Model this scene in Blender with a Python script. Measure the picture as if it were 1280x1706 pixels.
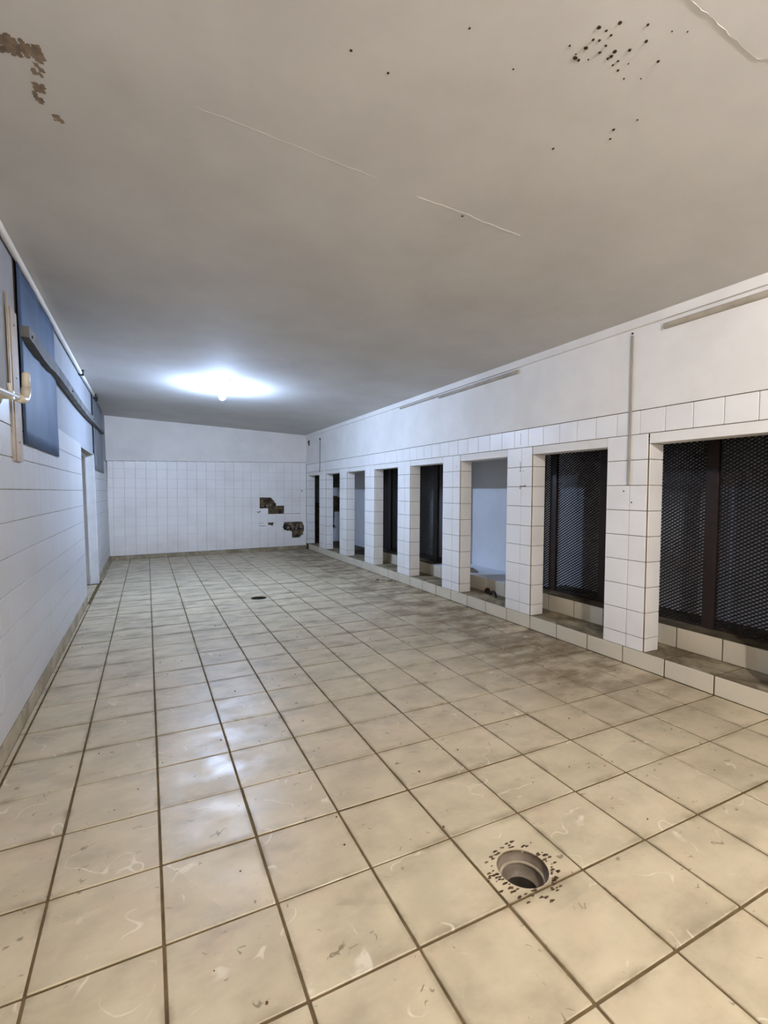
import bpy, math, random
from mathutils import Matrix, Vector
random.seed(7)
for o in list(bpy.data.objects): bpy.data.objects.remove(o, do_unlink=True)
scene = bpy.context.scene
COL = scene.collection
U = 0.34          # one floor tile in metres; everything below is laid out in tiles

# ------------------------------------------------------------------ camera, world, exposure
def make_camera():
    f, cx, cy, cz = 800.09, 0.9188, -4.4713, 3.9721
    yaw, pitch, roll = 0.458546, -0.0409806, 0.005402
    fw = Vector((math.sin(yaw)*math.cos(pitch), math.cos(yaw)*math.cos(pitch), math.sin(pitch)))
    r = Vector((math.cos(yaw), -math.sin(yaw), 0)); u = r.cross(fw)
    c, s = math.cos(roll), math.sin(roll)
    r, u = c*r+s*u, -s*r+c*u
    cam = bpy.data.cameras.new('camera'); o = bpy.data.objects.new('camera', cam); COL.objects.link(o)
    m = Matrix((r, u, -fw)).transposed().to_4x4(); m.translation = Vector((cx, cy, cz))*U
    o.matrix_world = m
    cam.sensor_fit = 'HORIZONTAL'; cam.sensor_width = 36; cam.lens = f/1280*36
    cam.clip_start = 0.01; cam.clip_end = 100
    scene.camera = o
make_camera()
world = bpy.data.worlds.new('world'); scene.world = world; world.use_nodes = True
world.node_tree.nodes['Background'].inputs[0].default_value = (0.5, 0.55, 0.6, 1)
world.node_tree.nodes['Background'].inputs[1].default_value = 0.05
scene.view_settings.view_transform = 'Standard'; scene.view_settings.look = 'None'
scene.view_settings.gamma = 1; scene.view_settings.use_curve_mapping = False
scene.view_settings.exposure = 0.24
scene.cycles.max_bounces = 6; scene.cycles.diffuse_bounces = 5; scene.cycles.glossy_bounces = 2
scene.cycles.use_light_tree = False; scene.cycles.caustics_reflective = False; scene.cycles.caustics_refractive = False
LAMP_FAR = (2950.0, (0.55, 0.745, 1.13))      # strength, colour of the two ceiling lamps
LAMP_NEAR = (3250.0, (1.0, 0.975, 0.985))

# ------------------------------------------------------------------ materials
def lin(c):
    return tuple(((v/255)/12.92 if v/255 <= 0.04045 else ((v/255+0.055)/1.055)**2.4) for v in c)
class NT:
    def __init__(s, name):
        s.m = bpy.data.materials.new(name); s.m.use_nodes = True
        s.t = s.m.node_tree; s.b = s.t.nodes['Principled BSDF']
        s._pos = None
    def n(s, typ, **kw):
        nd = s.t.nodes.new(typ)
        for k, v in kw.items(): setattr(nd, k, v)
        return nd
    def put(s, sock, v):
        if isinstance(v, bpy.types.NodeSocket): s.t.links.new(v, sock)
        elif isinstance(v, tuple) and len(v) == 3 and sock.type == 'RGBA': sock.default_value = (*v, 1)
        else: sock.default_value = v
    def pos(s):
        if s._pos is None:
            g = s.n('ShaderNodeNewGeometry'); v = s.n('ShaderNodeVectorMath', operation='SCALE')
            s.put(v.inputs[0], g.outputs['Position']); v.inputs['Scale'].default_value = 1/U
            s._pos = v.outputs[0]
        return s._pos
    def math(s, op, a, b=0.0, clamp=False):
        nd = s.n('ShaderNodeMath', operation=op, use_clamp=clamp); s.put(nd.inputs[0], a); s.put(nd.inputs[1], b); return nd.outputs[0]
    def vec(s, op, a, b):
        nd = s.n('ShaderNodeVectorMath', operation=op); s.put(nd.inputs[0], a); s.put(nd.inputs[1], b); return nd.outputs[0]
    def noise(s, v, scale, detail=4, rough=0.55, dist=0.0):
        nd = s.n('ShaderNodeTexNoise'); s.put(nd.inputs['Vector'], v)
        nd.inputs['Scale'].default_value = scale; nd.inputs['Detail'].default_value = detail
        nd.inputs['Roughness'].default_value = rough; nd.inputs['Distortion'].default_value = dist
        return nd.outputs[0]
    def ramp(s, v, a, b, lo=0.0, hi=1.0):
        nd = s.n('ShaderNodeMapRange', interpolation_type='SMOOTHSTEP')
        s.put(nd.inputs[0], v)
        for i, q in enumerate((a, b, lo, hi)): nd.inputs[i+1].default_value = q
        return nd.outputs[0]
    def mix(s, f, a, b):
        nd = s.n('ShaderNodeMix', data_type='RGBA'); s.put(nd.inputs[0], f); s.put(nd.inputs[6], a); s.put(nd.inputs[7], b); return nd.outputs[2]
    def sep(s, v):
        nd = s.n('ShaderNodeSeparateXYZ'); s.put(nd.inputs[0], v); return nd.outputs
    def bump(s, h, strength=0.2, dist=0.01):
        nd = s.n('ShaderNodeBump'); s.put(nd.inputs['Height'], h); nd.inputs['Strength'].default_value = strength
        nd.inputs['Distance'].default_value = dist; s.t.links.new(nd.outputs[0], s.b.inputs['Normal'])
    def fin(s, col, rough=0.5, spec=0.5, metal=0.0):
        s.put(s.b.inputs['Base Color'], col); s.put(s.b.inputs['Roughness'], rough)
        s.b.inputs['Specular IOR Level'].default_value = spec; s.b.inputs['Metallic'].default_value = metal
        return s.m
M = {}
def simple(name, rgb, rough=0.5, spec=0.5, var=0.15, scale=3.0, bump=0.0, metal=0.0):
    t = NT(name); c = lin(rgb); n = t.noise(t.pos(), scale, 5)
    dark = tuple(v*(1-var) for v in c); light = tuple(min(1, v*(1+var*0.5)) for v in c)
    col = t.mix(t.ramp(n, 0.3, 0.7), dark, light)
    if bump: t.bump(t.noise(t.pos(), scale*6, 4), bump, 0.004)
    M[name] = t.fin(col, rough, spec, metal)

def floor_tile_material():
    t = NT('floor_tile'); P = t.pos(); xyz = t.sep(P)
    fl = t.n('ShaderNodeVectorMath', operation='FLOOR'); t.put(fl.inputs[0], P)
    wn = t.n('ShaderNodeTexWhiteNoise'); t.put(wn.inputs['Vector'], t.vec('MULTIPLY', fl.outputs[0], (1, 1, 0)))
    off = t.vec('SCALE', wn.outputs['Color'], (0, 0, 0)); off.node.inputs['Scale'].default_value = 9.0
    L = t.vec('ADD', P, off)                      # each tile has its own cut of the marbling
    def tex(v, scale, detail, rough, dist=0.0):   # three independent noise channels from one lookup
        nd = t.n('ShaderNodeTexNoise'); t.put(nd.inputs['Vector'], v); nd.inputs['Scale'].default_value = scale
        nd.inputs['Detail'].default_value = detail; nd.inputs['Roughness'].default_value = rough; nd.inputs['Distortion'].default_value = dist
        c = t.n('ShaderNodeSeparateColor'); t.put(c.inputs[0], nd.outputs['Color']); return nd.outputs[0], c.outputs[1], c.outputs[2]
    a, b, c = lin((202, 186, 155)), lin((182, 168, 139)), lin((203, 177, 148))
    m0, m1, m2_ = tex(L, 1.6, 4, 0.6)
    col = t.mix(t.ramp(m0, 0.30, 0.72), a, b)
    col = t.mix(t.math('MULTIPLY', t.ramp(m1, 0.50, 0.75), 0.5), col, c)
    tv = t.sep(wn.outputs['Color'])[1]
    col = t.mix(t.math('MULTIPLY', tv, 0.14), col, lin((160, 146, 122)))
    # soil: streaks over the whole floor, brown trodden-in dirt in front of the step
    n0, n1, n2 = tex(t.vec('MULTIPLY', P, (0.9, 1.7, 1.0)), 1.15, 5, 0.62)
    s1 = t.math('MULTIPLY', t.ramp(n0, 0.42, 0.80), t.ramp(xyz[1], 2.0, 12.0, 0.42, 0.95))
    col = t.mix(s1, col, lin((122, 106, 86)))
    band = t.math('MULTIPLY', t.ramp(xyz[0], 6.3, 9.6), t.ramp(xyz[1], -0.5, 3.5))
    g = t.math('MULTIPLY', t.ramp(n1, 0.33, 0.66), t.math('MULTIPLY', band, 0.92))
    col = t.mix(g, col, lin((112, 91, 62)))
    # dirt that has worked in along the joints
    fr = t.n('ShaderNodeVectorMath', operation='FRACTION'); t.put(fr.inputs[0], P)
    f3 = t.sep(fr.outputs[0])
    ex = t.math('MINIMUM', f3[0], t.math('SUBTRACT', 1.0, f3[0])); ey = t.math('MINIMUM', f3[1], t.math('SUBTRACT', 1.0, f3[1]))
    em = t.math('MULTIPLY', t.ramp(t.math('MINIMUM', ex, t.math('MULTIPLY', ey, 0.6)), 0.0, 0.08, 1.0, 0.0), t.ramp(n2, 0.42, 0.66))
    col = t.mix(t.math('MULTIPLY', em, 0.6), col, lin((112, 96, 70)))
    # curled white scuffs and short dark scratches
    q0, q1, q2 = tex(t.vec('ADD', P, (31.0, 7.0, 0.0)), 2.3, 1.0, 0.5)
    rid = t.ramp(t.math('ABSOLUTE', t.math('SUBTRACT', q0, 0.5)), 0.003, 0.016, 1.0, 0.0)
    msk = t.math('MULTIPLY', t.ramp(m2_, 0.50, 0.62), t.ramp(q2, 0.46, 0.58))
    col = t.mix(t.math('MULTIPLY', t.math('MULTIPLY', rid, msk), 0.6), col, lin((226, 215, 193)))
    u0, u1, u2 = tex(t.vec('ADD', P, (3.0, 17.0, 0.0)), 6.5, 1.0, 0.5)
    r2 = t.ramp(t.math('ABSOLUTE', t.math('SUBTRACT', u0, 0.5)), 0.008, 0.03, 1.0, 0.0)
    m2 = t.ramp(u1, 0.66, 0.74)
    col = t.mix(t.math('MULTIPLY', t.math('MULTIPLY', r2, m2), 0.7), col, lin((100, 86, 62)))
    rough = t.math('ADD', t.ramp(q1, 0.3, 0.7, 0.33, 0.48), t.math('MULTIPLY', t.math('ADD', s1, g), 0.12))
    M['floor_tile'] = t.fin(col, rough, 0.5)
floor_tile_material()

def wall_tile_material(name, rgb):
    t = NT(name); P = t.pos(); oi = t.n('ShaderNodeObjectInfo')
    c = lin(rgb)
    col = t.mix(t.math('MULTIPLY', oi.outputs['Random'], 0.10), c, tuple(v*0.80 for v in c))
    d = t.ramp(t.noise(P, 0.8, 3, 0.5), 0.35, 0.85)
    col = t.mix(t.math('MULTIPLY', d, 0.16), col, lin((170, 158, 138)))
    z = t.sep(P)[2]
    k = t.math('MULTIPLY', t.ramp(z, 0.2, 1.8, 1.0, 0.0), t.noise(P, 1.5, 4, 0.5))
    col = t.mix(t.math('MULTIPLY', k, 0.28), col, lin((156, 142, 116)))
    M[name] = t.fin(col, 0.36, 0.4)
wall_tile_material('wall_tile', (246, 243, 239))
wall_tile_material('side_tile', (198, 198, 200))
wall_tile_material('kerb_tile', (218, 208, 186))

def plaster_material(name, rgb, stain):
    t = NT(name); P = t.pos(); c = lin(rgb)
    nd = t.n('ShaderNodeTexNoise'); t.put(nd.inputs['Vector'], P); nd.inputs['Scale'].default_value = 0.6
    nd.inputs['Detail'].default_value = 5; nd.inputs['Roughness'].default_value = 0.6
    ch = t.n('ShaderNodeSeparateColor'); t.put(ch.inputs[0], nd.outputs['Color'])
    col = t.mix(t.ramp(ch.outputs[0], 0.3, 0.7), c, tuple(v*0.91 for v in c))
    d = t.ramp(ch.outputs[1], 0.50, 0.85)
    col = t.mix(t.math('MULTIPLY', d, stain), col, lin((140, 126, 104)))
    t.bump(t.noise(P, 2.0, 2), 0.2, 0.006)
    M[name] = t.fin(col, 0.8, 0.12)
plaster_material('wall_paint', (242, 238, 232), 0.08)
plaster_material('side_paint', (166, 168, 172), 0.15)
plaster_material('ceiling_paint', (210, 207, 203), 0.12)
plaster_material('grey_plaster', (168, 162, 152), 0.2)
plaster_material('white_board', (232, 234, 238), 0.06)
simple('grout_floor', (104, 86, 58), 0.9, 0.2, 0.35, 4, 0.3)
simple('grout_joint', (128, 114, 92), 0.9, 0.2, 0.3, 2)
simple('grout_wall', (176, 166, 150), 0.8, 0.2, 0.3, 2)
simple('grout_far', (150, 146, 142), 0.8, 0.2, 0.35, 1.2)
simple('grout_light', (206, 204, 202), 0.8, 0.2, 0.12, 2)
simple('pale_render', (216, 214, 212), 0.9, 0.2, 0.2, 1.0)
simple('concrete_dark', (120, 114, 108), 0.9, 0.2, 0.3, 1.5, 0.2)
simple('concrete_grime_and_shade', (104, 94, 76), 0.9, 0.2, 0.45, 2.5, 0.3)
simple('mortar', (104, 90, 70), 0.95, 0.1, 0.75, 3.5, 0.8)
simple('mould', (70, 60, 46), 0.9, 0.1, 0.3, 8)
simple('peeled', (138, 122, 106), 0.9, 0.1, 0.35, 10)
simple('dark_steel', (46, 34, 30), 0.45, 0.4, 0.3, 4)
simple('mesh_steel', (38, 32, 30), 0.4, 0.4, 0.3, 4)
simple('blue_sheet', (72, 91, 120), 0.55, 0.15, 0.25, 0.8)
simple('grey_sheet', (116, 120, 126), 0.5, 0.3, 0.2, 1.0)
simple('batten_wood', (178, 160, 138), 0.6, 0.3, 0.12, 3)
simple('rail_grey', (112, 112, 110), 0.7, 0.2, 0.3, 2, 0.2)
simple('pvc', (222, 210, 188), 0.4, 0.4, 0.08, 4)
simple('trunking', (176, 166, 148), 0.5, 0.3, 0.2, 2)
simple('trunking_white', (168, 162, 152), 0.5, 0.3, 0.12, 2)
simple('door_paint', (214, 214, 214), 0.4, 0.4, 0.08, 2)
simple('pipe_clay', (116, 103, 88), 0.55, 0.3, 0.25, 6, 0.2)
simple('pipe_deep', (64, 58, 48), 0.8, 0.2, 0.3, 6)
simple('red_plastic', (150, 46, 34), 0.4, 0.4, 0.2, 6)
simple('black_rubber_and_shade', (34, 30, 28), 0.6, 0.3, 0.3, 6)
simple('dead_leaf', (112, 84, 52), 0.85, 0.1, 0.35, 12)
simple('lamp_white', (232, 232, 232), 0.4, 0.4, 0.03, 3)
simple('brown_dirt', (92, 74, 56), 0.95, 0.1, 0.5, 3, 0.5)
simple('green_paint', (104, 112, 96), 0.7, 0.2, 0.3, 2)
def emit(name, col, strength):
    t = NT(name); t.b.inputs['Base Color'].default_value = (1, 1, 1, 1)
    t.b.inputs['Emission Color'].default_value = (*col, 1); t.b.inputs['Emission Strength'].default_value = strength
    M[name] = t.m
for _n, _l in (('led_far', LAMP_FAR), ('led_near', LAMP_NEAR)):
    emit(_n, _l[1], _l[0]); emit(_n+'_collar', _l[1], _l[0]*0.3)     # the collar of the bulb is half opaque

# ------------------------------------------------------------------ mesh helpers (all input in tiles)
class MB:
    def __init__(s): s.v = []; s.f = []
    def add(s, vs, fs):
        k = len(s.v); s.v += [tuple(v) for v in vs]; s.f += [tuple(i+k for i in f) for f in fs]; return s
    def box(s, x0, x1, y0, y1, z0, z1, c=0.0):
        if c <= 0:
            s.add([(x, y, z) for x in (x0, x1) for y in (y0, y1) for z in (z0, z1)],
                  [(0,1,3,2), (4,6,7,5), (0,4,5,1), (2,3,7,6), (0,2,6,4), (1,5,7,3)])
            return s
        # chamfered box: 24 vertices
        X, Y, Z = (x0, x1), (y0, y1), (z0, z1); vs = []; idx = {}
        for i in (0, 1):
            for j in (0, 1):
                for k in (0, 1):
                    sx, sy, sz = (1, -1)[i], (1, -1)[j], (1, -1)[k]
                    for a in range(3):
                        p = [X[i]+sx*c, Y[j]+sy*c, Z[k]+sz*c]; p[a] = (X[i], Y[j], Z[k])[a]
                        idx[(i,j,k,a)] = len(vs); vs.append(tuple(p))
        q = lambda *l: tuple(idx[t] for t in l)
        fs = []
        for i in (0, 1):
            fs.append(q((i,0,0,0),(i,1,0,0),(i,1,1,0),(i,0,1,0)) if i else q((i,0,0,0),(i,0,1,0),(i,1,1,0),(i,1,0,0)))
            fs.append(q((0,i,0,1),(0,i,1,1),(1,i,1,1),(1,i,0,1)) if i else q((0,i,0,1),(1,i,0,1),(1,i,1,1),(0,i,1,1)))
            fs.append(q((0,0,i,2),(1,0,i,2),(1,1,i,2),(0,1,i,2)) if i else q((0,0,i,2),(0,1,i,2),(1,1,i,2),(1,0,i,2)))
        for i in (0, 1):
            for j in (0, 1):
                flip = (i+j) % 2 == 1
                e = [q((i,j,0,0),(i,j,1,0),(i,j,1,1),(i,j,0,1)), q((i,0,j,0),(i,1,j,0),(i,1,j,2),(i,0,j,2)), q((0,i,j,1),(1,i,j,1),(1,i,j,2),(0,i,j,2))]
                fl = [not flip, flip, not flip]
                for f, g in zip(e, fl): fs.append(f[::-1] if g else f)
                for k in (0, 1):
                    f = q((i,j,k,0),(i,j,k,1),(i,j,k,2)); fs.append(f if (i+j+k) % 2 else f[::-1])
        return s.add(vs, fs)
    def tube(s, pts, r, n=12, cap=True):
        pts = [Vector(p) for p in pts]; rs = r if isinstance(r, (list, tuple)) else [r]*len(pts)
        rings = []; up = None
        for i, p in enumerate(pts):
            d = (pts[min(i+1, len(pts)-1)]-pts[max(i-1, 0)]).normalized()
            if up is None:
                up = Vector((0, 0, 1)) if abs(d.z) < 0.9 else Vector((1, 0, 0))
            a = (up-d*up.dot(d)).normalized(); b = d.cross(a); up = a
            rings.append([p+(a*math.cos(2*math.pi*k/n)+b*math.sin(2*math.pi*k/n))*rs[i] for k in range(n)])
        vs = [q for g in rings for q in g]
        fs = [(i*n+k, i*n+(k+1) % n, (i+1)*n+(k+1) % n, (i+1)*n+k) for i in range(len(pts)-1) for k in range(n)]
        if cap: fs += [tuple(range(n))[::-1], tuple(range((len(pts)-1)*n, len(pts)*n))]
        return s.add(vs, fs)
    def lathe(s, prof, cx, cy, n=32):
        vs = [(cx+r*math.cos(2*math.pi*k/n), cy+r*math.sin(2*math.pi*k/n), z) for r, z in prof for k in range(n)]
        fs = [(i*n+k, i*n+(k+1) % n, (i+1)*n+(k+1) % n, (i+1)*n+k) for i in range(len(prof)-1) for k in range(n)]
        return s.add(vs, fs)
    def prism(s, poly, z0, z1):
        n = len(poly)
        vs = [(x, y, z0) for x, y in poly]+[(x, y, z1) for x, y in poly]
        return s.add(vs, [tuple(range(n))[::-1], tuple(range(n, 2*n))]+[(i, (i+1) % n, n+(i+1) % n, n+i) for i in range(n)])
    def mesh(s, name, mat, smooth=False):
        me = bpy.data.meshes.new(name); me.from_pydata([(x*U, y*U, z*U) for x, y, z in s.v], [], s.f)
        me.materials.append(M[mat]); me.validate(); me.update()
        if smooth: me.shade_smooth()
        return me
    def build(s, name, mat, parent=None, smooth=False):
        return link(name, s.mesh(name, mat, smooth), parent)
def link(name, me, parent=None):
    o = bpy.data.objects.new(name, me); COL.objects.link(o)
    if parent is not None: o.parent = parent
    return o
def tag(o, label, cat, group=None, kind=None):
    o['label'] = label; o['category'] = cat
    if group: o['group'] = group
    if kind: o['kind'] = kind
    return o
def empty(name, x, y, z):
    o = bpy.data.objects.new(name, None); COL.objects.link(o); o.location = (x*U, y*U, z*U); o.empty_display_size = 0.05; return o
def local(o, parent):           # child meshes are written in room coordinates: undo the parent's offset
    o.parent = parent; o.matrix_parent_inverse = Matrix.Translation(parent.location).inverted(); return o
TILES = {}
def tile_mesh(w, h, t, c, mat, name):
    key = (round(w, 3), round(h, 3), round(t, 3), round(c, 4), mat)
    if key not in TILES:
        TILES[key] = MB().box(-w/2, w/2, -h/2, h/2, -t, 0, c).mesh(name, mat)
    return TILES[key]
AX = {'up': ((1,0,0), (0,1,0), (0,0,1)), '-x': ((0,-1,0), (0,0,1), (-1,0,0)), '+x': ((0,1,0), (0,0,1), (1,0,0)), '-y': ((1,0,0), (0,0,1), (0,-1,0))}
def frame(axes, p):
    m = Matrix([Vector(a) for a in axes]).transposed().to_4x4(); m.translation = Vector(p)*U; return m
def put_tile(name, w, h, t, c, mat, axes, p, parent, wob=0.0):
    o = link(name, tile_mesh(w, h, t, c, mat, name))
    m = frame(axes, p)
    if wob: m = m @ Matrix.Rotation(random.gauss(0, wob), 4, 'X') @ Matrix.Rotation(random.gauss(0, wob), 4, 'Y')
    o.matrix_world = m; o.parent = parent
    return o

# ------------------------------------------------------------------ room dimensions (tiles)
XL, XR = -1.0, 10.92
YB = -10.0                                    # wall behind the camera
far_y = lambda x: 26.94+0.1045*x
ceil_z = lambda x: 8.17-0.025*x
xl = lambda z: XL-0.02*z                      # this wall leans outwards a little
D1, D2 = (4.44, -0.705, 0.268), (4.62, 13.58, 0.29)     # the two drains

# ------------------------------------------------------------------ floor
def ring_cell(mb, x0, x1, y0, y1, z, d, depth, n=40):
    cx, cy, r = d
    ang = sorted([2*math.pi*k/n for k in range(n)]+[math.atan2(y-cy, x-cx) % (2*math.pi) for x in (x0, x1) for y in (y0, y1)])
    inner, outer = [], []
    for a in ang:
        c, s = math.cos(a), math.sin(a)
        tx = ((x1-cx)/c if c > 1e-9 else (x0-cx)/c if c < -1e-9 else 1e9); ty = ((y1-cy)/s if s > 1e-9 else (y0-cy)/s if s < -1e-9 else 1e9)
        tt = min(tx, ty); rr = min(r, tt*0.985)
        inner.append((cx+rr*c, cy+rr*s)); outer.append((cx+tt*c, cy+tt*s))
    k = len(ang)
    vs = [(*p, z) for p in outer]+[(*p, z) for p in inner]+[(*p, z-depth) for p in inner]+[(*p, z-depth) for p in outer]
    fs = []
    for i in range(k):
        j = (i+1) % k
        fs += [(i, j, k+j, k+i), (k+i, k+j, 2*k+j, 2*k+i), (j, i, 3*k+i, 3*k+j)]
    return mb.add(vs, fs)

def build_floor():
    G = 0.0135                                # half a joint
    slab = MB(); ys = list(range(-10, 30)); xs = list(range(-2, 12))
    for i in xs:
        for j in ys:
            x0, x1, y0, y1 = i, i+1, j, j+1
            if i == 11: x1 = 11.3
            if i == -2: x0 = -1.5
            d = next((d for d in (D1, D2) if i < d[0] < i+1 and j < d[1] < j+1), None)
            if d: ring_cell(slab, x0, x1, y0, y1, -0.012, (d[0], d[1], d[2]), 0.10)
            else: slab.add([(x0, y0, -0.012), (x1, y0, -0.012), (x1, y1, -0.012), (x0, y1, -0.012)], [(0, 1, 2, 3)])
    fl = slab.build('floor', 'grout_floor')
    tag(fl, 'worn beige tiled floor with brown joints and trodden-in dirt', 'floor', kind='structure')
    rest = MB()
    for j in ys:
        for i in range(-1, 11):
            x0, x1 = i, min(i+1, XR+0.0)
            if i == -1:
                x0 = -0.905
                if j < 15 or j > 19: rest.box(-0.985, -0.925, j+G, j+1-G, -0.03, -.002)
            if j+0.5 > far_y(i+0.5)+0.6: continue
            g = G*random.uniform(0.8, 1.15)
            d = next((d for d in (D1, D2) if i < d[0] < i+1 and j < d[1] < j+1), None)
            if d:
                m = ring_cell(MB(), x0+g, x1-g, j+g, j+1-g, 0.0, d, 0.03)
                m.build('floor_tile', 'floor_tile', fl); continue
            if -4 <= j < 13:
                put_tile('floor_tile', x1-x0-2*G, 1-2*G, 0.03, 0.006, 'floor_tile', AX['up'],
                         (x0/2+x1/2+random.gauss(0, .002), j+.5+random.gauss(0, .002), random.uniform(-.003, .003)), fl, 0.0016)
            else:
                rest.box(x0+g, x1-g, j+g, j+1-g, -0.03, random.uniform(-.003, .003))
    # the strip of cut tiles at the doorway
    for j in range(15, 19): rest.box(-1.42, -1.02, j+G, j+1-G, -0.03, 0.0)
    tag_stuff(rest.build('floor_tile_field', 'floor_tile', fl))
    return fl
def tag_stuff(o): o['kind'] = 'stuff'; return o
floor = build_floor()

# ------------------------------------------------------------------ ceiling with its slab joints, peeled paint and mould
def build_ceiling():
    mb = MB(); xs = [-2, -1.3, 2, 5, 8, 10.95, 12]; ys = [YB-0.3, -5, 0, 5, 10, 15, 20, 25, 29]
    for i in range(len(xs)-1):
        for j in range(len(ys)-1):
            p = [(xs[i], ys[j]), (xs[i], ys[j+1]), (xs[i+1], ys[j+1]), (xs[i+1], ys[j])]
            mb.add([(x, y, ceil_z(x)) for x, y in p], [(0, 1, 2, 3)])
    c = mb.build('ceiling', 'ceiling_paint')
    tag(c, 'flat painted concrete ceiling with mould specks and peeled paint', 'ceiling', kind='structure')
    dots = [(4.528,-1.365,.016),(4.611,-1.375,.01),(4.683,-1.367,.01),(4.654,-1.48,.016),(4.882,-1.58,.011),(4.578,-1.263,.011),(4.634,-1.287,.011),(4.725,-1.277,.011),(4.586,-1.177,.017),(4.734,-1.205,.012),(4.847,-1.275,.017),(4.859,-1.227,.015),(4.851,-1.198,.011),(4.581,-1.061,.018),(4.625,-1.06,.013),(4.699,-1.107,.007),(4.956,-1.226,.01),(4.951,-1.174,.009),(5.041,-1.16,.011),(4.954,-1.349,.013),(5.007,-1.476,.013),(5.287,-1.399,.012),(4.438,-1.124,.009),(4.554,-1.092,.007),(3.535,-.829,.009),(3.102,-.09,.011),(4.15,-.698,.009),(5.643,-.637,.014),(5.729,-.526,.012),(5.276,-.107,.014),(5.748,-.853,.008),(5.138,1.524,.017),(5.12,-1.64,.006),(5.242,-1.701,.006),(2.687,-.138,.012),(5.067,-1.253,.006),(5.172,-1.125,.008),(5.315,-1.202,.006)]
    s = MB()
    for x, y, r in dots:
        poly = [(x+r*1.15*math.cos(a*math.pi/5)*random.uniform(.75, 1.2), y+r*1.15*math.sin(a*math.pi/5)*random.uniform(.75, 1.2)) for a in range(10)]
        s.prism(poly, ceil_z(x)-0.004, ceil_z(x)+0.01)
    tag_stuff(s.build('mould_specks', 'mould', c))
    quads = [[(-.30,1.26),(-.168,1.207),(.094,1.201),(.067,1.43),(-.043,1.393),(-.33,1.46)], [(-.041,1.465),(.054,1.452),(.019,1.609),(-.047,1.582)],
             [(-.08,1.718),(.018,1.706),(-.047,2.015),(-.106,1.984)], [(.029,2.16),(.13,2.163),(.104,2.277),(.037,2.263)]]
    s = MB()
    for q in quads:
        xs_, ys_ = [p[0] for p in q], [p[1] for p in q]
        area = (max(xs_)-min(xs_))*(max(ys_)-min(ys_))
        for k in range(max(6, int(area*800))):
            x, y = random.uniform(min(xs_), max(xs_)), random.uniform(min(ys_), max(ys_))
            if not inside(x, y, q): continue
            r = random.uniform(.015, .045)
            poly = [(x+r*(.5 if a % 2 else 1)*math.cos(a*math.pi/4+.6), y+r*1.1*math.sin(a*math.pi/4+.6)*random.uniform(.5, 1.2)) for a in range(8)]
            s.prism(poly, ceil_z(x)-0.002-random.uniform(0, .003), ceil_z(x)+0.01)
    tag_stuff(s.build('peeled_paint', 'peeled', c))
    def ridge(pts, w, h):
        m = MB(); k = len(pts)
        vs = []
        for x, y in pts:
            y += random.gauss(0, .006); z = ceil_z(x)
            vs += [(x, y-w, z+.002), (x, y, z-h*random.uniform(.5, 1.2)), (x, y+w, z+.002)]
        fs = []
        for i in range(k-1): fs += [(3*i, 3*i+3, 3*i+4, 3*i+1), (3*i+1, 3*i+4, 3*i+5, 3*i+2)]
        m.add(vs, fs).build('slab_joint_ridge', 'ceiling_paint', c)
    ridge([(1.45+.1*i, 1.26+.05*i*.1) for i in range(23)], .02, .002)
    ridge([(4.328+.1*i, 1.455+(.0035*i if i > 9 else 0)) for i in range(20)], .02, .006)
    ridge([(4.5+.06*i, -1.905+.0025*i) for i in range(27)]+[(6.14, -1.89), (6.3, -1.92)], .012, .005)
    # the thicker skim coat that starts at a torn edge
    edge = [(4.5, -1.90), (4.993, -1.873), (5.2, -1.885), (5.369, -1.874), (5.576, -1.845), (5.72, -1.85), (5.896, -1.841), (6.063, -1.835), (6.15, -1.89), (6.6, -1.93), (7.6, -1.95), (10.8, -1.95)]
    full = edge+[(10.8, -4.0), (4.5, -4.0)]
    n = len(full); vs = [(x, y, ceil_z(x)-0.004) for x, y in full]+[(x, y, ceil_z(x)+0.01) for x, y in full]
    MB().add(vs, [tuple(range(n)), tuple(range(n, 2*n))[::-1]]+[(i, n+i, n+(i+1) % n, (i+1) % n) for i in range(n)]).build('skim_coat', 'ceiling_paint', c)
    return c
def inside(x, y, q):
    r = False; n = len(q); j = n-1
    for i in range(n):
        xi, yi = q[i]; xj, yj = q[j]
        if (yi > y) != (yj > y) and x < (xj-xi)*(y-yi)/(yj-yi)+xi: r = not r
        j = i
    return r
ceiling = build_ceiling()

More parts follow.
